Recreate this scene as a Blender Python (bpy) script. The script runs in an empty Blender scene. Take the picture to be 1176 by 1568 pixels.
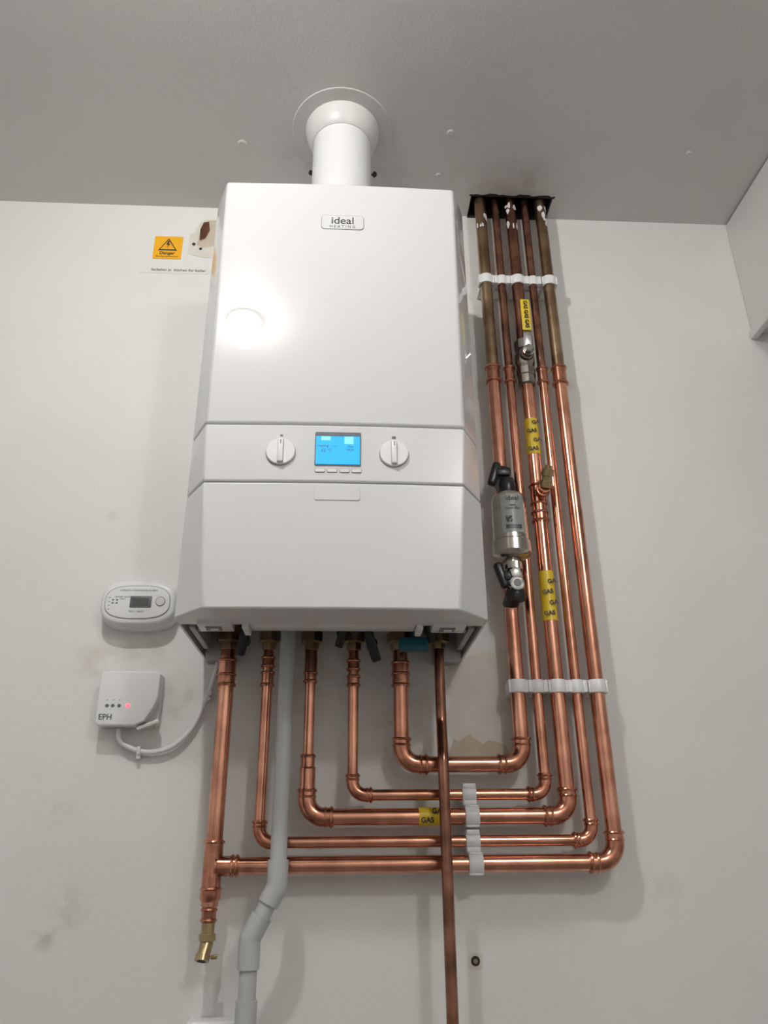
import bpy, bmesh, math, random
from mathutils import Vector, Matrix
random.seed(4)
S = bpy.context.scene
COL = S.collection

# ------------------------------------------------------------------ materials
def mat(name, color, rough=0.5, metal=0.0, var=0.0, vscale=20, bump=0.0, bscale=200, emit=None, es=1.0, dark=None, coat=0.0, smudges=None):
    m = bpy.data.materials.new(name); m.use_nodes = True
    nt = m.node_tree; b = nt.nodes['Principled BSDF']
    b.inputs['Base Color'].default_value = (*color, 1)
    b.inputs['Roughness'].default_value = rough
    b.inputs['Metallic'].default_value = metal
    if coat: b.inputs['Coat Weight'].default_value = coat
    if emit:
        b.inputs['Emission Color'].default_value = (*emit, 1)
        b.inputs['Emission Strength'].default_value = es
    if var > 0 or bump > 0:
        tc = nt.nodes.new('ShaderNodeTexCoord')
    if var > 0:
        n = nt.nodes.new('ShaderNodeTexNoise'); n.inputs['Scale'].default_value = vscale
        n.inputs['Detail'].default_value = 5
        nt.links.new(tc.outputs['Object'], n.inputs['Vector'])
        r = nt.nodes.new('ShaderNodeValToRGB')
        d = dark or tuple(c*(1-var) for c in color)
        r.color_ramp.elements[0].position = 0.35; r.color_ramp.elements[0].color = (*d, 1)
        r.color_ramp.elements[1].position = 0.62; r.color_ramp.elements[1].color = (*color, 1)
        nt.links.new(n.outputs['Fac'], r.inputs['Fac'])
        out = r.outputs['Color']
        if smudges:
            ns = nt.nodes.new('ShaderNodeTexNoise'); ns.inputs['Scale'].default_value = 38; ns.inputs['Detail'].default_value = 6
            nt.links.new(tc.outputs['Object'], ns.inputs['Vector'])
            mr = nt.nodes.new('ShaderNodeMapRange'); mr.inputs['From Min'].default_value=.42; mr.inputs['From Max'].default_value=.62
            nt.links.new(ns.outputs['Fac'], mr.inputs['Value'])
            for (pos,rad,col,st) in smudges:
                vd = nt.nodes.new('ShaderNodeVectorMath'); vd.operation='DISTANCE'
                nt.links.new(tc.outputs['Object'], vd.inputs[0]); vd.inputs[1].default_value=pos
                mp = nt.nodes.new('ShaderNodeMapRange'); mp.inputs['From Min'].default_value=rad; mp.inputs['From Max'].default_value=rad*.2
                mp.inputs['To Max'].default_value=st; mp.interpolation_type='SMOOTHSTEP'
                nt.links.new(vd.outputs['Value'], mp.inputs['Value'])
                mu = nt.nodes.new('ShaderNodeMath'); mu.operation='MULTIPLY'
                nt.links.new(mp.outputs['Result'], mu.inputs[0]); nt.links.new(mr.outputs['Result'], mu.inputs[1])
                mx = nt.nodes.new('ShaderNodeMix'); mx.data_type='RGBA'
                nt.links.new(mu.outputs[0], mx.inputs['Factor']); nt.links.new(out, mx.inputs['A']); mx.inputs['B'].default_value=(*col,1)
                out = mx.outputs['Result']
        nt.links.new(out, b.inputs['Base Color'])
    if bump > 0:
        n2 = nt.nodes.new('ShaderNodeTexNoise'); n2.inputs['Scale'].default_value = bscale
        n2.inputs['Detail'].default_value = 3
        nt.links.new(tc.outputs['Object'], n2.inputs['Vector'])
        bp = nt.nodes.new('ShaderNodeBump'); bp.inputs['Strength'].default_value = bump
        bp.inputs['Distance'].default_value = 0.002
        nt.links.new(n2.outputs['Fac'], bp.inputs['Height'])
        nt.links.new(bp.outputs['Normal'], b.inputs['Normal'])
    return m

M = {}
CZ=2.458
grime=(.36,.34,.32); yel=(.58,.53,.42)
W=lambda x,z,r,c,s:((x,0,z),r,c,s)
M['wall'] = mat('wall_paint', (.76,.76,.735), .5, 0, .05, 3.0, .13, 230, smudges=[
    W(-.389,1.188,.025,grime,.50),W(-.361,1.22,.040,grime,.30),W(-.398,1.345,.035,grime,.18),W(.454,1.231,.035,grime,.22),
    W(-.37,1.555,.05,yel,.5),W(-.30,1.575,.05,yel,.5),W(-.24,1.50,.05,yel,.45),W(.20,1.50,.10,yel,.7),W(.39,2.06,.03,yel,.7),W(-.20,1.20,.05,grime,.12),
    W(.30,2.28,.12,yel,.5),W(-.05,1.55,.12,yel,.5),W(.10,1.46,.10,yel,.5),W(-.38,1.79,.015,grime,.18)])
M['wallp'] = mat('plain_wall_paint', (.72,.715,.70), .5, 0, .05, 3.0)
M['ceil'] = mat('ceiling_paint', (.65,.645,.63), .45, 0, .04, 4.0, .14, 190, smudges=[
    ((-.015,-.275,CZ),.05,yel,.6),((-.10,-.12,CZ),.05,grime,.2),((.07,-.10,CZ),.06,grime,.2),((.20,-.08,CZ),.10,yel,.3),((.32,-.09,CZ),.08,grime,.3),((-.22,-.03,CZ),.06,grime,.15)])
M['floor'] = mat('floor_vinyl', (.33,.30,.27), .5, 0, .2, 6)
M['enamel'] = mat('white_enamel', (.68,.68,.68), .018, 0)
M['enamel_g'] = mat('white_satin_casing', (.69,.69,.688), .22, 0)
M['dark'] = mat('dark_gap', (.02,.02,.02), .7)
M['seam'] = mat('seam_grey', (.22,.22,.22), .6)
M['chassis'] = mat('grey_chassis', (.38,.38,.37), .4, .3)
M['wplastic'] = mat('white_plastic', (.78,.78,.77), .35)
M['wplastic2'] = mat('aged_white_plastic', (.70,.69,.66), .4)
M['pvc'] = mat('grey_pvc', (.48,.49,.48), .35)
M['copper'] = mat('copper', (.80,.40,.275), .19, 1, .3, 22, dark=(.52,.235,.155), bump=.04, bscale=60)
M['fitting'] = mat('copper_fitting', (.70,.32,.21), .22, 1, .3, 60, dark=(.40,.17,.11), bump=.06, bscale=90)
M['copperd'] = mat('copper_dark', (.40,.19,.13), .26, 1, .3, 30, dark=(.19,.09,.065))
M['brass_old'] = mat('copper_tarnished', (.42,.30,.19), .32, 1, .3, 25, dark=(.24,.155,.09))
M['coppero'] = mat('copper_aged', (.46,.22,.145), .27, 1, .4, 30, dark=(.21,.105,.075))
M['brass'] = mat('brass', (.48,.37,.21), .3, 1, .3, 40)
M['steel'] = mat('steel', (.60,.60,.58), .2, 1)
M['nickel'] = mat('nickel', (.62,.59,.54), .22, 1, .12, 30)
M['gunmetal'] = mat('gunmetal', (.30,.28,.25), .38, 1, .3, 60)
M['black'] = mat('black_plastic', (.015,.015,.017), .3)
M['teal'] = mat('teal_plastic', (.01,.13,.16), .4)
M['yellow'] = mat('yellow_tape', (.78,.55,.03), .35)
M['orange'] = mat('warning_yellow', (.88,.43,.01), .4)
M['ink'] = mat('black_ink', (.02,.02,.02), .5)
M['inkg'] = mat('grey_ink', (.12,.13,.15), .5)
M['inkl'] = mat('light_print', (.40,.40,.40), .5)
M['lcd'] = mat('lcd_blue', (.02,.2,.4), .3, emit=(.02,.42,.88), es=.9)
M['lcdl'] = mat('lcd_light', (.1,.4,.6), .3, emit=(.25,.68,1.0), es=.9)
M['lcdg'] = mat('lcd_grey', (.10,.11,.10), .25)
M['red'] = mat('red_led', (.9,.02,.02), .3, emit=(1,.03,.05), es=7)
M['label'] = mat('label_film', (.74,.73,.70), .3)
M['plaster'] = mat('bare_plaster', (.58,.51,.41), .8, 0, .15, 30)
M['plaster2'] = mat('patch_plaster', (.69,.66,.59), .75, 0, .06, 30)
M['filler'] = mat('filler', (.68,.67,.65), .5, bump=.3, bscale=80)
M['flue'] = mat('flue_white', (.74,.74,.73), .3)
M['collar'] = mat('flue_collar_grey', (.64,.64,.62), .4)
M['lamp'] = mat('lamp_glass', (1,1,1), .3, emit=(1,.97,.92), es=12)
M['labelpaper'] = mat('label_paper', (.36,.36,.355), .35)
M['timber'] = mat('trim_paint', (.76,.76,.74), .3)

# ------------------------------------------------------------------ mesh builder
class B:
    def __init__(s, name, mats, parent=None):
        s.name=name; s.mats=mats; s.bm=bmesh.new(); s.parent=parent
    def mi(s, k):
        if k not in s.mats: s.mats.append(k)
        return s.mats.index(k)
    def _set(s, verts, k):
        i=s.mi(k); vs=set(verts)
        for v in vs:
            for f in v.link_faces: f.material_index=i
        return i
    def _bev(s,r,bev,seg,i):
        es=set(e for v in r['verts'] for e in v.link_edges)
        bmesh.ops.bevel(s.bm, geom=list(es), offset=bev, segments=seg, affect='EDGES', profile=.5, material=i)
    def box(s, x0,x1,y0,y1,z0,z1,k,bev=0,seg=2):
        m = Matrix.Translation(((x0+x1)/2,(y0+y1)/2,(z0+z1)/2)) @ Matrix.Diagonal((abs(x1-x0),abs(y1-y0),abs(z1-z0),1))
        r = bmesh.ops.create_cube(s.bm, size=1, matrix=m)
        i=s._set(r['verts'], k)
        if bev: s._bev(r,bev,seg,i)
    def rbox(s, c, size, rot, k, bev=0, seg=2):
        m = Matrix.Translation(c) @ rot.to_4x4() @ Matrix.Diagonal((*size,1))
        r = bmesh.ops.create_cube(s.bm, size=1, matrix=m)
        i=s._set(r['verts'], k)
        if bev: s._bev(r,bev,seg,i)
    def rings(s, rings, k, cap=True, close=True):
        i=s.mi(k); R=[[s.bm.verts.new(p) for p in r] for r in rings]; n=len(R[0])
        for a,b in zip(R[:-1],R[1:]):
            for j in range(n if close else n-1):
                f=s.bm.faces.new((a[j],a[(j+1)%n],b[(j+1)%n],b[j])); f.material_index=i; f.smooth=True
        if cap:
            for r in (R[0][::-1], R[-1]):
                f=s.bm.faces.new(r); f.material_index=i
    def tube(s, pts, r, k, seg=18, cap=True, radii=None):
        pts=[Vector(p) for p in pts]; rings=[]
        t0=(pts[1]-pts[0]).normalized()
        u=t0.orthogonal().normalized()
        for i,p in enumerate(pts):
            if i==0: t=t0
            elif i==len(pts)-1: t=(pts[-1]-pts[-2]).normalized()
            else: t=((pts[i+1]-p).normalized()+(p-pts[i-1]).normalized()).normalized()
            u=(u-t*u.dot(t)).normalized(); w=t.cross(u)
            rr = radii[i] if radii else r
            rings.append([p+rr*(math.cos(a)*u+math.sin(a)*w) for a in [2*math.pi*j/seg for j in range(seg)]])
        s.rings(rings,k,cap)
    def lathe(s, o, axis, prof, k, seg=24, cap=True):
        o=Vector(o); a=Vector(axis).normalized(); u=a.orthogonal().normalized(); w=a.cross(u)
        rings=[[o+a*t+r*(math.cos(q)*u+math.sin(q)*w) for q in [2*math.pi*j/seg for j in range(seg)]] for t,r in prof]
        s.rings(rings,k,cap)
    def prism(s, pts, yb, yf, k, ch=0):
        cx=sum(p[0] for p in pts)/len(pts); cz=sum(p[1] for p in pts)/len(pts)
        hx=max(abs(p[0]-cx) for p in pts); hz=max(abs(p[1]-cz) for p in pts)
        R=[[Vector((x,yb,z)) for x,z in pts]]
        if ch:
            for q in range(4):
                a=q/3*math.pi/2; off=ch*(1-math.cos(a)); y=yf+ch*(1-math.sin(a))
                R.append([Vector((cx+(x-cx)*(1-off/hx), y, cz+(z-cz)*(1-off/hz))) for x,z in pts])
        else: R.append([Vector((x,yf,z)) for x,z in pts])
        s.rings(R,k)
    def done(s, sharp=35, bevel=0):
        bmesh.ops.recalc_face_normals(s.bm, faces=s.bm.faces)
        me=bpy.data.meshes.new(s.name); s.bm.to_mesh(me); s.bm.free()
        for k in s.mats: me.materials.append(M[k])
        me.polygons.foreach_set('use_smooth',[True]*len(me.polygons))
        me.set_sharp_from_angle(angle=math.radians(sharp))
        o=bpy.data.objects.new(s.name, me); COL.objects.link(o)
        if bevel:
            b=o.modifiers.new('bevel','BEVEL'); b.width=bevel; b.segments=3; b.limit_method='ANGLE'; b.angle_limit=math.radians(20)
            b.harden_normals=False
        if s.parent: o.parent=s.parent
        return o

def empty(name):
    e=bpy.data.objects.new(name,None); COL.objects.link(e); e.empty_display_size=.05; return e

def text(name, body, size, loc, k, parent, rot=(math.pi/2,0,0), align='CENTER', ext=.0001, off=0):
    c=bpy.data.curves.new(name,'FONT'); c.body=body; c.size=size; c.align_x=align; c.align_y='CENTER'; c.extrude=ext; c.offset=off
    t=bpy.data.objects.new(name+'_t',c); COL.objects.link(t)
    dg=bpy.context.evaluated_depsgraph_get(); me=bpy.data.meshes.new_from_object(t.evaluated_get(dg))
    bpy.data.objects.remove(t)
    o=bpy.data.objects.new(name,me); COL.objects.link(o); me.materials.clear(); me.materials.append(M[k])
    o.location=loc; o.rotation_euler=rot; o.parent=parent
    return o

def rrect(cx,cz,w,h,r,n=5):
    P=[]
    for (sx,sz,a0) in ((1,1,0),(-1,1,90),(-1,-1,180),(1,-1,270)):
        for j in range(n+1):
            a=math.radians(a0+90*j/n)
            P.append((cx+sx*(w/2-r)+r*math.cos(a), cz+sz*(h/2-r)+r*math.sin(a)))
    return P

def fillet(pts, rad, n=8):
    pts=[Vector(p) for p in pts]; out=[pts[0]]; arcs=[]
    for i in range(1,len(pts)-1):
        a=(pts[i-1]-pts[i]).normalized(); b=(pts[i+1]-pts[i]).normalized()
        ang=a.angle(b); r=rad; d=r/math.tan(ang/2)
        c=pts[i]+(a+b).normalized()*(r/math.sin(ang/2))
        p0=pts[i]+a*d; p1=pts[i]+b*d; v0=p0-c; v1=p1-c; th=v0.angle(v1); ax=v0.cross(v1).normalized()
        arc=[c+Matrix.Rotation(th*j/n,3,ax)@v0 for j in range(n+1)]
        out+=arc; arcs.append((arc,a,b))
    out.append(pts[-1]); return out,arcs

def bead(b,p,axis,r,k):
    if k=='copper': k='fitting'
    b.lathe(Vector(p)-Vector(axis)*.0022,axis,[(0,r+.0010),(.0006,r+.0028),(.0022,r+.0035),(.0038,r+.0028),(.0044,r+.0010)],k,20)
def sleeve(b,p0,p1,r,k):
    if k=='copper': k='fitting'
    p0=Vector(p0);p1=Vector(p1);ax=(p1-p0).normalized()
    b.tube([p0,p1],r+.0014,k,20)
    bead(b,p0+ax*.003,ax,r,k); bead(b,p1-ax*.003,ax,r,k)
def elbows(b,arcs,r,k,leg):
    if k=='copper': k='fitting'
    for arc,a,bb in arcs:
        pts=[arc[0]+a*leg]+arc+[arc[-1]+bb*leg]
        b.tube(pts,r+.0014,k,20)
        bead(b,pts[0]-a*.003,a,r,k); bead(b,pts[-1]-bb*.003,bb,r,k)
        bead(b,arc[0]+a*.002,a,r-.0010,k); bead(b,arc[-1]+bb*.002,bb,r-.0010,k)

# ------------------------------------------------------------------ room
b=B('wall_back',['wall']); b.box(-1.3,1.3,0,.1,0,CZ+.10,'wall'); b.done()
b=B('wall_left',['wallp']); b.box(-1.4,-1.3,-2.4,.1,0,CZ,'wallp'); b.done()
b=B('wall_right',['wallp']); b.box(1.3,1.4,-2.4,.1,0,CZ,'wallp'); b.done()
b=B('wall_front',['wallp']); b.box(-1.4,1.4,-2.5,-2.4,0,CZ,'wallp'); b.done()
b=B('floor',['floor']); b.box(-1.4,1.4,-2.4,.1,-.1,0,'floor'); b.done()
SD=-.056
b=B('ceiling',['ceil','dark'])
b.box(-1.4,.235,-2.4,0,CZ,CZ+.09,'ceil'); b.box(.397,1.4,-2.4,0,CZ,CZ+.09,'ceil')
b.box(.235,.397,-2.4,SD,CZ,CZ+.09,'ceil'); b.box(.235,.397,SD,0,CZ+.075,CZ+.09,'dark')
b.box(.2352,.237,SD,0,CZ+.004,CZ+.09,'dark'); b.box(.395,.3968,SD,0,CZ+.004,CZ+.09,'dark'); b.box(.235,.397,SD-.0002,SD+.002,CZ+.004,CZ+.09,'dark')  # slot cap and liner near-black: shade inside the slot put into the colour
b.box(.235,.397,-.002,0,CZ-.004,CZ+.09,'dark')
P=[]; n=26
for j in range(n+1): P.append((.232+.168*j/n, SD-random.uniform(0,.005)))
ring=[Vector((x,y,CZ-.0002)) for x,y in P]+[Vector((.400,SD+.003,CZ-.0002)),Vector((.232,SD+.003,CZ-.0002))]
b.rings([ring,[v+Vector((0,0,-.0004)) for v in ring]],'dark')
b.done()
b=B('ceiling_bulkhead',['wall']); b.box(.769,1.299,-1.6,-.0005,2.185,CZ-.003,'wall',.002); b.done()
b=B('trim_1',['timber']); b.box(.764,.776,-1.6,-.001,2.172,2.190,'timber',.002); b.done()

# ------------------------------------------------------------------ boiler
boiler=empty('wall_mounted_boiler')
XC=-.0155; OW=.1972
FY=-.275; SY=-.2235
def sec(z,hw,back,fy=FY,ow=OW,sy=SY,g=0):
    return [Vector((XC+x,y,z)) for x,y in ((-ow+g,back),(-ow+g,sy+g),(-hw+g,fy+g),(-hw*.5,fy-.002+g),(0,fy-.003+g),(hw*.5,fy-.002+g),(hw-g,fy+g),(ow-g,sy+g),(ow-g,back))]
b=B('upper_casing',['enamel'],boiler); b.rings([sec(1.8080,.171,-.001),sec(2.05,.173,-.001),sec(2.236,.175,-.001)],'enamel'); b.done(30,.0035)
b=B('control_fascia',['enamel_g'],boiler); b.rings([sec(1.7235,.167,-.001),sec(1.8062,.1705,-.001)],'enamel_g'); b.done(30,.0025)
b=B('lower_door',['enamel_g'],boiler); b.rings([sec(1.557,.1545,-.195,-.270),sec(1.60,.158,-.195,-.2725),sec(1.66,.162,-.195),sec(1.7217,.1665,-.195)],'enamel_g'); b.done(30,.0025)
b=B('chassis',['chassis','seam','enamel_g','wplastic'],boiler)
b.rings([sec(1.70,.165,-.004,g=.006),sec(1.82,.170,-.004,g=.006)],'seam')
b.box(XC-.190,XC+.190,-.196,-.002,1.605,1.7225,'chassis')
for sx in (-1,1):
    x=XC+sx*OW
    b.box(min(x,x-sx*.003),max(x,x-sx*.003),-.196,-.001,1.557,1.7225,'enamel_g')
    b.box(XC+sx*.150-.022,XC+sx*.150+.022,-.21,-.175,1.553,1.575,'enamel_g',.002)
    b.box(XC+sx*.150-.012,XC+sx*.150+.008,-.202,-.186,1.5515,1.5535,'seam')
    b.box(XC+sx*.150-.006,XC+sx*.150+.004,-.197,-.190,1.551,1.5535,'wplastic')
    b.box(XC+sx*.185-.004,XC+sx*.185+.004,-.17,-.05,1.56,1.605,'chassis',.001)
    b.rbox((XC+sx*.172,-.12,1.575),(.012,.09,.006),Matrix.Rotation(.35,3,'X'),'chassis',.001)
    b.box(XC+sx*.17-.02,XC+sx*.17+.02,-.03,-.001,1.548,1.61,'chassis',.001)
b.box(XC-.107,XC+.107,-.20,-.17,1.556,1.566,'enamel_g',.001)
for x in (-.06,-.02,.03,.09): b.box(XC+x,XC+x+.006,-.17,-.02,1.596,1.606,'seam')
for x in (-.115,.108): b.box(XC+x,XC+x+.008,-.205,-.168,1.550,1.560,'wplastic',.001)
b.done()
YF=FY-.0025
b=B('controls',['enamel_g','seam','lcd','black','ink'],boiler)
for kx in (-.0863,.0609):
    b.lathe((kx,YF+.002,1.7648),(0,-1,0),[(0,.0195),(.0016,.0195),(.0020,.0192)],'seam',40)
    b.lathe((kx,YF+.001,1.7648),(0,-1,0),[(0,.0188),(.004,.0188),(.0050,.0181)],'wplastic',40)
    b.box(kx-.0040,kx+.0040,YF-.0044,YF-.003,1.7648-.0172,1.7648+.0172,'inkl',.0005)
    b.box(kx-.0036,kx+.0036,YF-.0085,YF-.003,1.7648-.0168,1.7648+.0168,'wplastic',.0022)
    b.box(kx-.0005,kx+.0005,YF-.0089,YF-.0080,1.773,1.779,'inkg')
b.prism(rrect(-.0122,1.7703,.060,.0495,.002),YF+.003,YF-.0012,'inkg')
b.box(-.0408,.0164,YF-.0022,YF,1.7475,1.7905,'lcd')
for i in range(4):
    x=-.0413+i*.0158
    b.prism(rrect(x+.0062,1.7388,.0134,.0058,.002),YF+.003,YF-.0010,'seam')
    b.prism(rrect(x+.0062,1.7388,.0122,.0046,.0015),YF+.003,YF-.0016,'wplastic')
b.prism(rrect(-.0122,1.7055,.058,.018,.003),FY+.003,FY-.0032,'inkl')
b.prism(rrect(-.0122,1.7060,.0574,.0174,.003),FY+.003,FY-.0036,'enamel_g')
b.box(-.088,-.0845,YF-.0006,YF+.002,1.7885,1.7905,'inkg'); b.box(.0585,.0635,YF-.0006,YF+.002,1.7878,1.7908,'inkg')
b.done()
b=B('display_icons',['lcdl','inkg'],boiler)
b.box(-.034,-.022,YF-.0026,YF-.002,1.782,1.788,'lcdl'); b.box(-.004,.008,YF-.0026,YF-.002,1.777,1.788,'lcdl')
b.box(-.0408,.0164,YF-.0026,YF-.002,1.7885,1.7905,'inkg')
b.done()
text('display_text_1','Heating  ------',.0045,(-.026,YF-.0027,1.774),'inkg',boiler)
text('display_text_2','42 °C',.006,(-.027,YF-.0027,1.767),'inkg',boiler)
text('display_text_3','Hot\nwater',.0045,(.004,YF-.0027,1.771),'inkg',boiler)
YB=FY-.0032
b=B('badge',['wplastic','inkg'],boiler)
b.prism(rrect(-.0118,2.1575,.0645,.0275,.006),YB+.003,YB,'inkg'); b.prism(rrect(-.0118,2.1575,.0630,.0260,.0052),YB+.003,YB-.0004,'enamel')
b.done()
text('badge_text','ideal',.0190,(-.0118,YB-.0006,2.1600),'ink',boiler,off=.0001)
text('badge_subtext','H E A T I N G',.0066,(-.0118,YB-.0006,2.1487),'ink',boiler)
# connection valves under the boiler
b=B('connection_valves',['brass','black','teal','copper'],boiler)
for x,r in ((-.170,.011),(-.1113,.0075),(-.049,.0075),(.0135,.0075),(.0825,.011)):
    b.lathe((x,-.04,1.607),(0,0,-1),[(0,r+.006),(.018,r+.006),(.019,r+.009),(.034,r+.009),(.036,r+.004),(.046,r+.003)],'brass',6)
b.lathe((.139,-.05,1.607),(0,0,-1),[(0,.014),(.018,.014),(.02,.016),(.036,.016),(.038,.010),(.046,.009)],'brass',6)
rot=Matrix.Rotation(math.radians(25),3,'X')
def lever(x,y,z,k,tw,L=.034,w=.012):
    b.rbox((x,y,z),(w,.010,L),Matrix.Rotation(tw,3,'Y')@rot,k,.003)
    b.lathe((x,y+.006,z+.006),(0,1,0),[(0,.008),(.02,.008)],k,14)
lever(-.147,-.064,1.568,'black',.25,.042,.014); lever(-.094,-.066,1.586,'black',-.1); lever(.040,-.066,1.562,'black',-.35,.048,.014); lever(-.004,-.07,1.576,'black',.3,.036)
lever(.104,-.070,1.572,'teal',0); lever(.124,-.075,1.582,'black',-.2)
b.box(.078,.120,-.086,-.066,1.552,1.571,'teal',.004)
b.lathe((.0135,-.05,1.59),(0,-1,0),[(0,.012),(.018,.012),(.02,.009)],'black',16)
b.done()

# ------------------------------------------------------------------ flue
fl=(-.0165,-.186)
b=B('flue_pipe',['flue','collar'])
b.lathe((fl[0],fl[1],2.232),(0,0,1),[(0,.056),(.014,.056),(.016,.0505),(.19,.0505),(.222,.0505)],'flue',48)
b.lathe((fl[0],fl[1],CZ-.0005),(0,0,-1),[(0,.065),(.004,.065),(.020,.061),(.034,.056),(.038,.0515),(.038,.049)],'collar',48)
b.done(30)
b=B('ceiling_flue_plate',['ceil']); b.lathe((fl[0],fl[1],CZ-.0001),(0,0,-1),[(0,.0885),(.0010,.0883),(.0016,.087)],'ceil',48); b.done(20)
for i,(x,y,r) in enumerate(((-.074,-.096,.0065),(.044,-.096,.0065))):
    b=B('ceiling_chip_hole',['dark'])
    P=[(x+r*random.uniform(.6,1.2)*math.cos(a),y+r*random.uniform(.7,1.3)*math.sin(a)) for a in [k*math.pi/7 for k in range(14)]]
    b.rings([[Vector((p[0],p[1],CZ-.0001)) for p in P],[Vector((p[0],p[1],CZ-.0005)) for p in P]],'dark'); b.done()
for x,y,r in ((-.197,-.154,.009),(.176,-.194,.007),(.165,-.10,.005),(.62,-.17,.005)):
    b=B('ceiling_filler_spot',['filler'])
    b.lathe((x,y,CZ),(0,0,-1),[(0,r),(.0010,r*.85),(.0016,r*.5),(.0010,r*.25)],'filler',12); b.done(60)

# ------------------------------------------------------------------ copper pipework
PY=-.04; TOP=CZ+.07
R22=.011; R15=.0075
def copper(xr,zh,xl,r,rl,aged,leg,rad,zred=None,zage=2.052,coup=True):
    b=B('copper_pipe',['copper',aged])
    if zred is None:
        path,arcs=fillet([(xr,PY,zage),(xr,PY,zh),(xl,PY,zh),(xl,PY,1.575)],rad)
    else:
        path,arcs=fillet([(xr,PY,zage),(xr,PY,zh),(xl,PY,zh),(xl,PY,zred)],rad)
        b.tube([(xl,PY,zred),(xl,PY,1.575)],rl,'copper')
        sleeve(b,(xl,PY,zred-.004),(xl,PY,zred+.018),rl+.0006,'copper')
    b.tube(path,r,'copper'); b.tube([(xr,PY,zage),(xr,PY,TOP)],r,aged)
    elbows(b,arcs,r,'copper',leg)
    if coup: sleeve(b,(xr,PY,zage-.017),(xr,PY,zage+.017),r,'copper')
    return b
def solder(b,x,r):
    i=b.mi('filler')
    for q in range(7):
        a=math.radians(random.uniform(-150,-30)); z=random.uniform(2.385,2.45); R=r+.0005
        da=random.uniform(.15,.45); dz=random.uniform(.003,.010); vs=[]
        for t in range(7):
            w=2*math.pi*t/7; k=random.uniform(.7,1.2)
            vs.append(b.bm.verts.new((x+R*math.cos(a+da*k*math.cos(w)),PY+R*math.sin(a+da*k*math.cos(w)),z+dz*k*math.sin(w))))
        f=b.bm.faces.new(vs); f.material_index=i
b=copper(.254,1.400,.0825,R22,R22,'brass_old',.013,.024)
sleeve(b,(.0825,PY,1.507),(.0825,PY,1.545),R22,'copper'); bead(b,(.0825,PY,1.526),(0,0,1),R22,'copper'); solder(b,.254,R22); b.done()
b=copper(.2834,1.360,.0135,R15,R15,'coppero',.010,.018)
sleeve(b,(.0135,PY,1.507),(.0135,PY,1.525),R15,'copper');sleeve(b,(.0135,PY,1.530),(.0135,PY,1.548),R15,'copper'); b.done()
b=copper(.313,1.332,-.049,R22,R15,'copperd',.013,.024,1.396,coup=False)
sleeve(b,(-.049,PY,1.512),(-.049,PY,1.530),R15,'copper');b.tube([(-.049,PY,1.53),(-.049,PY,1.56)],R15+.0016,'copperd')
sleeve(b,(.313,PY,1.770),(.313,PY,1.790),R22,'copper'); sleeve(b,(.313,PY,1.800),(.313,PY,1.838),R22,'copper')
b.tube([(.313,PY,1.790),(.313,PY,1.800)],R22+.001,'copper'); solder(b,.313,R22); b.done()
b=copper(.342,1.301,-.1113,R15,R15,'coppero',.010,.018)
sleeve(b,(-.1113,PY,1.507),(-.1113,PY,1.530),R15,'copper');sleeve(b,(-.1113,PY,1.534),(-.1113,PY,1.552),R15,'copper'); b.done()
# outermost pipe ending in tee, with riser and drain leg
b=B('copper_pipe',['copper','brass_old'])
path,arcs=fillet([(.3726,PY,2.052),(.3726,PY,1.273),(-.170,PY,1.273)],.026)
b.tube(path,R22,'copper'); b.tube([(.3726,PY,2.052),(.3726,PY,TOP)],R22,'brass_old'); elbows(b,arcs,R22,'copper',.014)
sleeve(b,(.3726,PY,2.033),(.3726,PY,2.071),R22,'copper'); solder(b,.3726,R22)
b.tube([(-.170,PY,1.575),(-.170,PY,1.226)],R22,'copper')
sleeve(b,(-.170,PY,1.243),(-.170,PY,1.305),R22,'copper')
sleeve(b,(-.168,PY,1.273),(-.135,PY,1.273),R22,'copper')
bead(b,(-.144,PY,1.273),(1,0,0),R22,'copper')
sleeve(b,(-.170,PY,1.507),(-.170,PY,1.527),R22,'copper'); b.tube([(-.170,PY,1.52),(-.170,PY,1.548)],R22+.0014,'fitting'); bead(b,(-.170,PY,1.545),(0,0,1),R22,'copper')
b.lathe((-.170,PY,1.243),(0,0,-1),[(0,.0135),(.008,.0135),(.014,.0095),(.036,.0092)],'fitting',20)
bead(b,(-.170,PY,1.222),(0,0,1),R15,'copper'); bead(b,(-.170,PY,1.210),(0,0,1),R15,'copper')
pe=b.done()
b=B('drain_valve',['brass','dark'],pe)
b.lathe((-.170,PY,1.207),(0,0,-1),[(0,.0085),(.012,.0085),(.0125,.0110),(.020,.0110),(.0205,.0085),(.026,.0080)],'brass',8)
b.tube([(-.170,PY,1.186),(-.171,PY-.003,1.178),(-.1725,PY-.007,1.170)],.0082,'brass')
ax=(-.10,-.35,-.93)
b.lathe((-.1725,PY-.007,1.172),ax,[(0,.0092),(.007,.0092),(.0072,.0060)],'brass',16)
b.lathe(Vector((-.1725,PY-.007,1.172))+Vector(ax)*.0071,ax,[(0,.0058),(.0004,.0058)],'dark',14)
b.box(-.163,-.155,PY-.008,PY,1.167,1.172,'brass',.001)
b.done()
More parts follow.
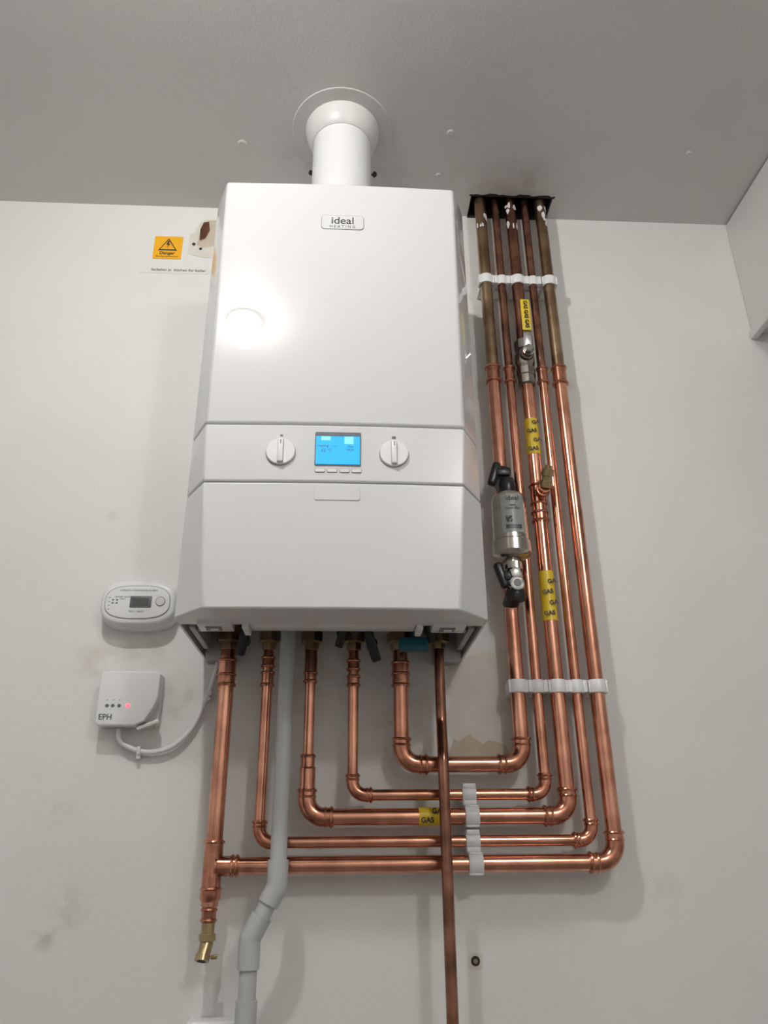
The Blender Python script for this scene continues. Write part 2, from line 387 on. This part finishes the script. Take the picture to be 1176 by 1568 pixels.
# tapes on the gas pipe
b=B('gas_warning_tape',['yellow','ink'])
b.tube([(.313,PY,1.892),(.313,PY,1.960)],R22+.0007,'yellow',20); g1=b.done()
b=B('gas_warning_tape',['yellow','ink']); b.tube([(.313,PY,1.607),(.313,PY,1.686)],R22+.0009,'yellow',20); g2=b.done()
b=B('gas_warning_tape',['yellow','ink']); b.tube([(.104,PY,1.332),(.134,PY,1.332)],R22+.0009,'yellow',20); g3=b.done()
for g,zz,x0 in ((g1,(1.900,1.917,1.934,1.951),.313),(g2,(1.617,1.634,1.651,1.668),.313)):
    for i,z in enumerate(zz):
        text('tape_text','GAS' if i%2==0 else 'GA',.0095,(x0+(-.003 if i%2==0 else .005),PY-R22-.0016,z),'ink',g,off=.0003,rot=(math.pi/2,math.radians(-8),0))
text('tape_text','GAS',.0095,(.115,PY-R22-.0014,1.327),'ink',g3,off=.0003); text('tape_text','GA',.0095,(.128,PY-R22-.0010,1.3385),'ink',g3,off=.0003)

# gas isolation valve
b=B('gas_isolation_valve',['gunmetal','yellow','steel','ink'])
X=.313
b.lathe((X,PY,2.030),(0,0,1),[(0,.0125),(.002,.0150),(.018,.0150),(.020,.0165),(.034,.0165),(.036,.0135),(.046,.0175),(.062,.0175),(.072,.0135),(.074,.0165),(.092,.0165),(.094,.0125)],'gunmetal',8)
b.lathe((X,PY-.012,2.085),(0,-1,0),[(0,.012),(.010,.012),(.012,.010),(.018,.009)],'gunmetal',16)
b.lathe((X,PY-.032,2.085),(0,-1,0),[(0,.0085),(.005,.0085),(.006,.007)],'gunmetal',6)
b.lathe((X,PY-.0285,2.085),(0,-1,0),[(0,.0105),(.0025,.0105)],'steel',24)
b.rbox((X,PY-.031,2.108),(.014,.0025,.050),Matrix.Rotation(.12,3,'X'),'steel',.0008)
b.rbox((X-.0005,PY-.037,2.155),(.0165,.004,.066),Matrix.Rotation(.02,3,'X'),'yellow',.0018)
gv=b.done(25)
for i in range(3): text('lever_text','GAS',.0095,(X-.0005,PY-.0400,2.134+i*.0205),'ink',gv,rot=(math.pi/2,math.pi/2,0),off=.0003)
b=B('gas_test_point',['brass','copper'])
b.tube([(X,PY,1.818),(X+.004,PY-.03,1.820)],.0095,'fitting'); bead(b,(X+.003,PY-.022,1.819),Vector((.13,-.99,.06)).normalized(),.0085,'copper')
b.lathe((X+.005,PY-.026,1.822),(.15,-.5,.85),[(0,.010),(.010,.010),(.0105,.0078),(.018,.0078),(.0185,.0105),(.029,.0105),(.030,.006),(.036,.006)],'brass',12)
b.done()

# magnetic filter
b=B('magnetic_system_filter',['nickel','black','labelpaper','ink','steel'])
fx,fy=.2565,-.066
b.lathe((fx,fy,1.806),(0,0,-1),[(0,.018),(.002,.024),(.006,.0268),(.010,.0275),(.080,.0275),(.082,.0295),(.100,.0295),(.104,.0265),(.110,.016)],'nickel',40)
b.lathe((fx,fy,1.702),(0,0,-1),[(0,.012),(.004,.012),(.005,.0105),(.010,.0105),(.011,.0145),(.022,.0145),(.023,.011),(.040,.011),(.041,.0150),(.052,.0150),(.054,.012),(.066,.011)],'nickel',12)
b.lathe((fx,fy,1.802),(0,0,1),[(0,.016),(.006,.016),(.008,.012),(.016,.012)],'nickel',12)
b.lathe((fx,fy,1.834),(0,0,-1),[(0,.012),(.010,.0145),(.018,.0145),(.026,.013)],'black',16)
b.lathe((.254,PY,1.866),(0,0,-1),[(0,.0135),(.004,.0155),(.018,.0155),(.020,.0135),(.030,.0135)],'black',8)
b.tube([(.254,PY,1.845),(.255,PY-.012,1.826),(fx,fy,1.818)],.013,'black',16)
b.tube([(.254,PY,1.634),(.255,fy,1.645)],.0125,'black',16)
b.lathe((fx,fy,1.646),(0,0,-1),[(0,.0155),(.006,.0165),(.014,.0145)],'black',16)
for z0,dz in ((1.842,1),(1.670,-1)):
    b.rbox((fx-.020,fy-.004,z0),(.014,.014,.042),Matrix.Rotation(.30*dz,3,'Y'),'black',.005,3)
    b.rbox((fx-.006,fy-.008,z0+.002*dz),(.024,.010,.014),Matrix.Rotation(0,3,'Y'),'black',.003)
b.lathe((fx,fy-.010,1.654),(0,-1,0),[(0,.011),(.009,.011),(.010,.008)],'steel',18)
b.lathe((fx,fy-.019,1.654),(0,-1,0),[(0,.006),(.002,.006)],'black',12)
b.lathe((fx,fy-.008,1.672),(0,-1,0),[(0,.009),(.008,.009),(.009,.006)],'steel',6)
n=14; i=b.mi('labelpaper'); rr=.0278
va=[];vb=[]
for j in range(n+1):
    a=math.radians(-128+76*j/n); x=fx+rr*math.cos(a); y=fy+rr*math.sin(a)
    va.append(b.bm.verts.new((x,y,1.733)));vb.append(b.bm.verts.new((x,y,1.796)))
for j in range(n):
    f=b.bm.faces.new((va[j],va[j+1],vb[j+1],vb[j])); f.material_index=i
flt=b.done(30)
text('label_text_1','ideal',.011,(fx,fy-.0285,1.789),'ink',flt)
text('label_text_2','Ideal\nSystem Filter',.0048,(fx,fy-.0285,1.775),'ink',flt)
b=B('label_code',['ink'],flt)
for ix in range(6):
    for iz in range(6):
        if random.random()<.6: b.box(fx-.011+ix*.0015,fx-.0095+ix*.0015,fy-.0288,fy-.0270,1.750+iz*.0015,1.7515+iz*.0015,'ink')
for kz in range(3): b.box(fx-.012,fx+.012,fy-.0284,fy-.0250,1.7395+kz*.0022,1.7402+kz*.0022,'inkg')
b.done()

# dark bare copper drop pipe in front
b=B('copper_drop_pipe',['copperd'])
path,_=fillet([(.139,-.05,1.575),(.139,-.05,1.455),(.1355,-.082,1.405),(.1345,-.082,0)],.03)
b.tube(path,R15,'copperd')
b.done()

# grey plastic condensate / waste pipe
b=B('plastic_waste_pipe',['pvc'])
p=[(-.081,-.08,1.62),(-.081,-.08,1.250),(-.1115,-.08,1.193),(-.1115,-.08,0)]
path,_=fillet(p,.012); b.tube(path,.0108,'pvc',24)
def sock(p0,p1,r): b.tube([p0,p1],r,'pvc',24)
path2,_=fillet([(-.081,-.08,1.281),(-.081,-.08,1.250),(-.0915,-.08,1.2305)],.014); b.tube(path2,.0134,'pvc',24)
path2,_=fillet([(-.0985,-.08,1.2175),(-.1115,-.08,1.193),(-.1115,-.08,1.160)],.014); b.tube(path2,.0134,'pvc',24)
sock((-.1115,-.08,1.128),(-.1115,-.08,1.100),.0130)
b.done()

# ------------------------------------------------------------------ pipe clips
def clip_v(x,z,r):
    b=B('pipe_clip',['wplastic'])
    b.box(x-.011,x+.011,-.026,-.0003,z-.009,z+.009,'wplastic',.0015)
    b.lathe((x,PY,z-.0095),(0,0,1),[(0,r+.0002),(0,r+.0030),(.001,r+.0036),(.018,r+.0036),(.019,r+.0030),(.019,r+.0002)],'wplastic',24,cap=False)
    b.box(x-.0146,x-r-.0003,PY-.0095,PY+.008,z-.009,z+.009,'wplastic',.0012)
    b.box(x+r+.0003,x+.0146,PY-.0095,PY+.008,z-.009,z+.009,'wplastic',.0012)
    b.done()
def clip_h(x,z,r,hh):
    b=B('pipe_clip',['wplastic'])
    b.box(x-.009,x+.009,-.026,-.0003,z-.010,z+.010,'wplastic',.0015)
    b.lathe((x-.0095,PY,z),(1,0,0),[(0,r+.0002),(0,r+.0030),(.001,r+.0036),(.018,r+.0036),(.019,r+.0030),(.019,r+.0002)],'wplastic',24,cap=False)
    b.box(x-.009,x+.009,PY-.0095,PY+.008,z-hh,z-r-.0003,'wplastic',.0012)
    b.box(x-.009,x+.009,PY-.0095,PY+.008,z+r+.0003,z+hh,'wplastic',.0012)
    b.done()
for z in (2.258,1.508):
    for x,r in ((.254,R22),(.2834,R15),(.313,R22),(.342,R15),(.3726,R22)): clip_v(x,z,r)
for z,r,x in ((1.360,R15,.1745),(1.332,R22,.177),(1.301,R15,.1765),(1.273,R22,.179)): clip_h(x,z,r,.0142)

# ------------------------------------------------------------------ carbon monoxide alarm
co=empty('carbon_monoxide_alarm'); cx,cz=-.3125,1.6345
def sup(cx,cz,w,h,e=3.0,n=48):
    P=[]
    for j in range(n):
        a=2*math.pi*j/n; c=math.cos(a); s_=math.sin(a)
        P.append((cx+w/2*math.copysign(abs(c)**(2/e),c), cz+h/2*math.copysign(abs(s_)**(2/e),s_)))
    return P
b=B('alarm_case',['wplastic','inkg','lcdg','wplastic2'],co)
b.prism(sup(cx,cz,.116,.074),-.0003,-.020,'wplastic',.004)
b.prism(sup(cx,cz,.112,.070),-.018,-.034,'wplastic',.007)
b.prism(sup(cx,cz,.097,.052,2.8),-.030,-.0350,'seam'); b.prism(sup(cx,cz,.0955,.0505,2.8),-.030,-.0356,'wplastic',.0006)
b.box(cx-.011,cx+.021,-.0362,-.035,cz-.009,cz+.009,'inkg',.001); b.box(cx-.008,cx+.016,-.0366,-.036,cz-.006,cz+.006,'lcdg')
b.lathe((cx+.034,-.035,cz+.001),(0,-1,0),[(0,.0075),(.0012,.0075)],'seam',24); b.lathe((cx+.034,-.035,cz+.001),(0,-1,0),[(0,.0068),(.002,.0064)],'wplastic2',24)
for k in range(4):
    b.box(cx-.038+ (k%2)*.006,cx-.035+(k%2)*.006,-.0360,-.035,cz-.003+(k//2)*.005,cz-.001+(k//2)*.005,'inkg')
    b.box(cx-.043,cx-.040,-.0360,-.035,cz-.012+k*.006,cz-.011+k*.006,'seam')
b.done()
text('alarm_label_1','CARBON MONOXIDE ALARM',.0042,(cx,-.0358,cz+.018),'inkg',co)
text('alarm_label_2','TEST / RESET',.0042,(cx,-.0358,cz-.015),'inkg',co)
text('alarm_label_3','POWER  ALARM\nFAULT',.0032,(cx-.022,-.0358,cz+.006),'inkg',co)

# ------------------------------------------------------------------ wireless receiver box
rx=empty('heating_receiver_box')
b=B('receiver_case',['wplastic','wplastic2','inkg','red'],rx)
x0,x1,z0,z1=-.3515,-.2665,1.450,1.531
P=[(x1-.006,z1),(x0+.004,z1),(x0,z1-.004),(x0,z0+.008),(x0+.004,z0+.004),(x1-.030,z0+.004),(x1-.016,z0+.010),(x1-.005,z0+.030),(x1,z0+.045),(x1,z1-.004)]
b.prism(rrect((x0+x1)/2,(z0+z1)/2+.002,.083,.077,.006),-.0003,-.016,'wplastic2')
b.prism(P,-.014,-.034,'wplastic',.0025)
b.rbox((x1-.012,-.022,z0+.006),(.032,.014,.006),Matrix.Rotation(-.35,3,'Y'),'wplastic2',.002)
for i,x in enumerate((-.337,-.329,-.320,-.308)):
    b.lathe((x,-.0335,1.4815),(0,-1,0),[(0,.0026),(.0012,.0024)],'red' if i==3 else 'inkg',14)
b.done()
text('receiver_text','EPH',.0112,(-.3375,-.0343,1.4655),'inkg',rx,off=.0002)
for x in (-.337,-.329,-.320): text('receiver_mark','•',.006,(x,-.0343,1.489),'inkg',rx)

# cable
b=B('electrical_cable',['wplastic'])
ctrl=[Vector(p) for p in ((-.322,-.010,1.4525),(-.320,-.010,1.437),(-.305,-.010,1.427),(-.285,-.009,1.421),(-.262,-.009,1.422),(-.240,-.009,1.431),(-.220,-.009,1.453),(-.207,-.009,1.482),(-.198,-.009,1.508),(-.190,-.012,1.54),(-.186,-.02,1.575),(-.184,-.03,1.612))]
pts=[]
for i in range(len(ctrl)-1):
    p0=ctrl[max(i-1,0)];p1=ctrl[i];p2=ctrl[i+1];p3=ctrl[min(i+2,len(ctrl)-1)]
    for j in range(6):
        t=j/6; pts.append(.5*((2*p1)+(p2-p0)*t+(2*p0-5*p1+4*p2-p3)*t*t+(-p0+3*p1-3*p2+p3)*t**3))
pts.append(ctrl[-1]); b.tube(pts,.0038,'wplastic',12); b.done(60)
for x,z,a in ((-.291,1.4225,.1),(-.1995,1.504,1.3)):
    b=B('cable_clip',['wplastic'])
    r=Matrix.Rotation(-a,3,'Y'); b.rbox((x,-.0075,z),(.006,.0145,.0115),r,'wplastic',.002)
    b.rbox((x,-.006,z-.008),(.006,.011,.007),r,'wplastic',.001); b.done()

# ------------------------------------------------------------------ labels on wall
dl=empty('danger_warning_label')
b=B('sticker',['orange','ink'],dl)
b.box(-.377,-.3235,-.0012,-.0002,2.325,2.380,'orange')
def tri(cx,cz,w,h,y,k):
    b.prism([(cx-w/2,cz-h/2),(cx+w/2,cz-h/2),(cx,cz+h/2)],-.001,y,k)
tri(-.3503,2.3600,.036,.030,-.0014,'ink'); tri(-.3503,2.3592,.028,.0225,-.0017,'orange')
b.prism([(-.3515,2.3675),(-.3475,2.3675),(-.3495,2.3615),(-.3465,2.3615),(-.3515,2.3505),(-.3500,2.3585),(-.3535,2.3585)],-.001,-.0020,'ink')
b.done()
text('sticker_text','Danger',.0098,(-.3503,-.0014,2.3385),'ink',dl,off=.0002)
text('sticker_text_small','Electrical isolation here',.0044,(-.3503,-.0014,2.3305),'ink',dl)
nl=empty('isolation_notice_label')
b=B('strip',['label'],nl); b.box(-.398,-.268,-.0006,-.0002,2.291,2.305,'label'); b.done()
text('strip_text','Isolation in  kitchen for boiler',.0085,(-.376,-.0008,2.2985),'ink',nl,align='LEFT',off=.00005)

def blob(name,pts,k,y=-.0006):
    b=B(name,[k]); b.prism(pts,-.0001,y,k); return b
b=blob('bare_plaster_patch',[(-.312,2.342),(-.300,2.335),(-.275,2.330),(-.255,2.335),(-.25,2.425),(-.285,2.428),(-.290,2.420),(-.296,2.418),(-.298,2.405),(-.303,2.403),(-.300,2.392),(-.308,2.390),(-.312,2.386)],'plaster2')
b.prism([(-.296,2.362),(-.285,2.355),(-.262,2.360),(-.262,2.425),(-.281,2.424),(-.292,2.405)],-.0005,-.0009,'plaster')
b.prism([(-.291,2.372),(-.281,2.378),(-.274,2.398),(-.277,2.418),(-.287,2.416),(-.292,2.398)],-.0005,-.0040,'coppero')
b.lathe((-.302,-.0004,2.363),(0,-1,0),[(0,.0035),(.001,.0035)],'dark',10); b.lathe((-.288,-.0004,2.352),(0,-1,0),[(0,.003),(.001,.003)],'dark',10); b.done()
b=B('wall_hole',['dark']); b.prism([(-.262,2.445),(-.253,2.442),(-.250,2.452),(-.259,2.454)],-.0001,-.001,'dark'); b.done()
blob('plaster_patch',[(.150,1.47),(.165,1.50),(.158,1.535),(.18,1.56),(.262,1.575),(.268,1.50),(.262,1.42),(.268,1.398),(.15,1.395),(.142,1.42),(.165,1.432),(.155,1.45)],'plaster2').done()
blob('bare_plaster_patch',[(.150,1.41),(.157,1.425),(.163,1.440),(.168,1.436),(.172,1.437),(.186,1.446),(.192,1.441),(.205,1.432),(.214,1.437),(.225,1.436),(.240,1.430),(.248,1.405),(.20,1.398)],'plaster',-.0009).done()
b=B('wall_plug_hole',['plaster','dark','brass'])
b.prism([(.169,1.146),(.188,1.144),(.190,1.163),(.176,1.165),(.170,1.160)],-.0001,-.0006,'plaster2'); b.lathe((.179,-.0004,1.155),(0,-1,0),[(0,.006),(.001,.006)],'dark',14)
b.lathe((.179,-.0004,1.155),(0,-1,0),[(0,.003),(.002,.003)],'brass',10); b.done()

# fused outlet at the bottom edge
b=B('fused_spur_outlet',['wplastic']); b.prism(rrect(-.158,1.055,.066,.086,.004),-.0003,-.030,'wplastic',.003)
b.prism(rrect(-.158,1.055,.030,.02,.002),-.028,-.034,'wplastic',.001); b.done()

# ------------------------------------------------------------------ lamps
def downlight(LX,LY,E,soft):
    b=B('ceiling_downlight',['wplastic','lamp'])
    b.lathe((LX,LY,CZ),(0,0,-1),[(0,.045),(.004,.045),(.008,.038),(.008,.030)],'wplastic',32)
    b.lathe((LX,LY,CZ-.006),(0,0,-1),[(0,.029),(.004,.027),(.006,.015)],'lamp',32); b.done()
    l=bpy.data.lights.new('downlight','POINT'); l.energy=E; l.shadow_soft_size=soft; l.color=(1,.98,.955)
    lo=bpy.data.objects.new('downlight_bulb',l); lo.location=(LX,LY,CZ-.014-soft); COL.objects.link(lo)
downlight(-.277,-.900,16,.027)
downlight(.62,-1.75,17,.06)

w=bpy.data.worlds.new('world'); S.world=w; w.use_nodes=True
w.node_tree.nodes['Background'].inputs[0].default_value=(.93,.96,1,1); w.node_tree.nodes['Background'].inputs[1].default_value=.3

# ------------------------------------------------------------------ camera
th=math.atan(.4371); ps=math.radians(3.1); ro=.008
R=Vector((math.cos(ps),-math.sin(ps),0)); U=Vector((-math.sin(ps)*math.sin(th),-math.cos(ps)*math.sin(th),math.cos(th)))
F=Vector((math.sin(ps)*math.cos(th),math.cos(ps)*math.cos(th),math.sin(th)))
Rc=(R-ro*U).normalized(); Uc=(U+ro*R).normalized()
cam=bpy.data.cameras.new('camera'); co_=bpy.data.objects.new('camera',cam); COL.objects.link(co_)
mw=Matrix((Rc,Uc,-F)).transposed().to_4x4(); mw.translation=Vector((0,-1.15,1.30)); co_.matrix_world=mw
cam.sensor_fit='VERTICAL'; cam.sensor_height=36; cam.lens=26.575; cam.clip_start=.02
S.camera=co_
S.view_settings.view_transform='Standard'; S.view_settings.look='None'
print('DONE')
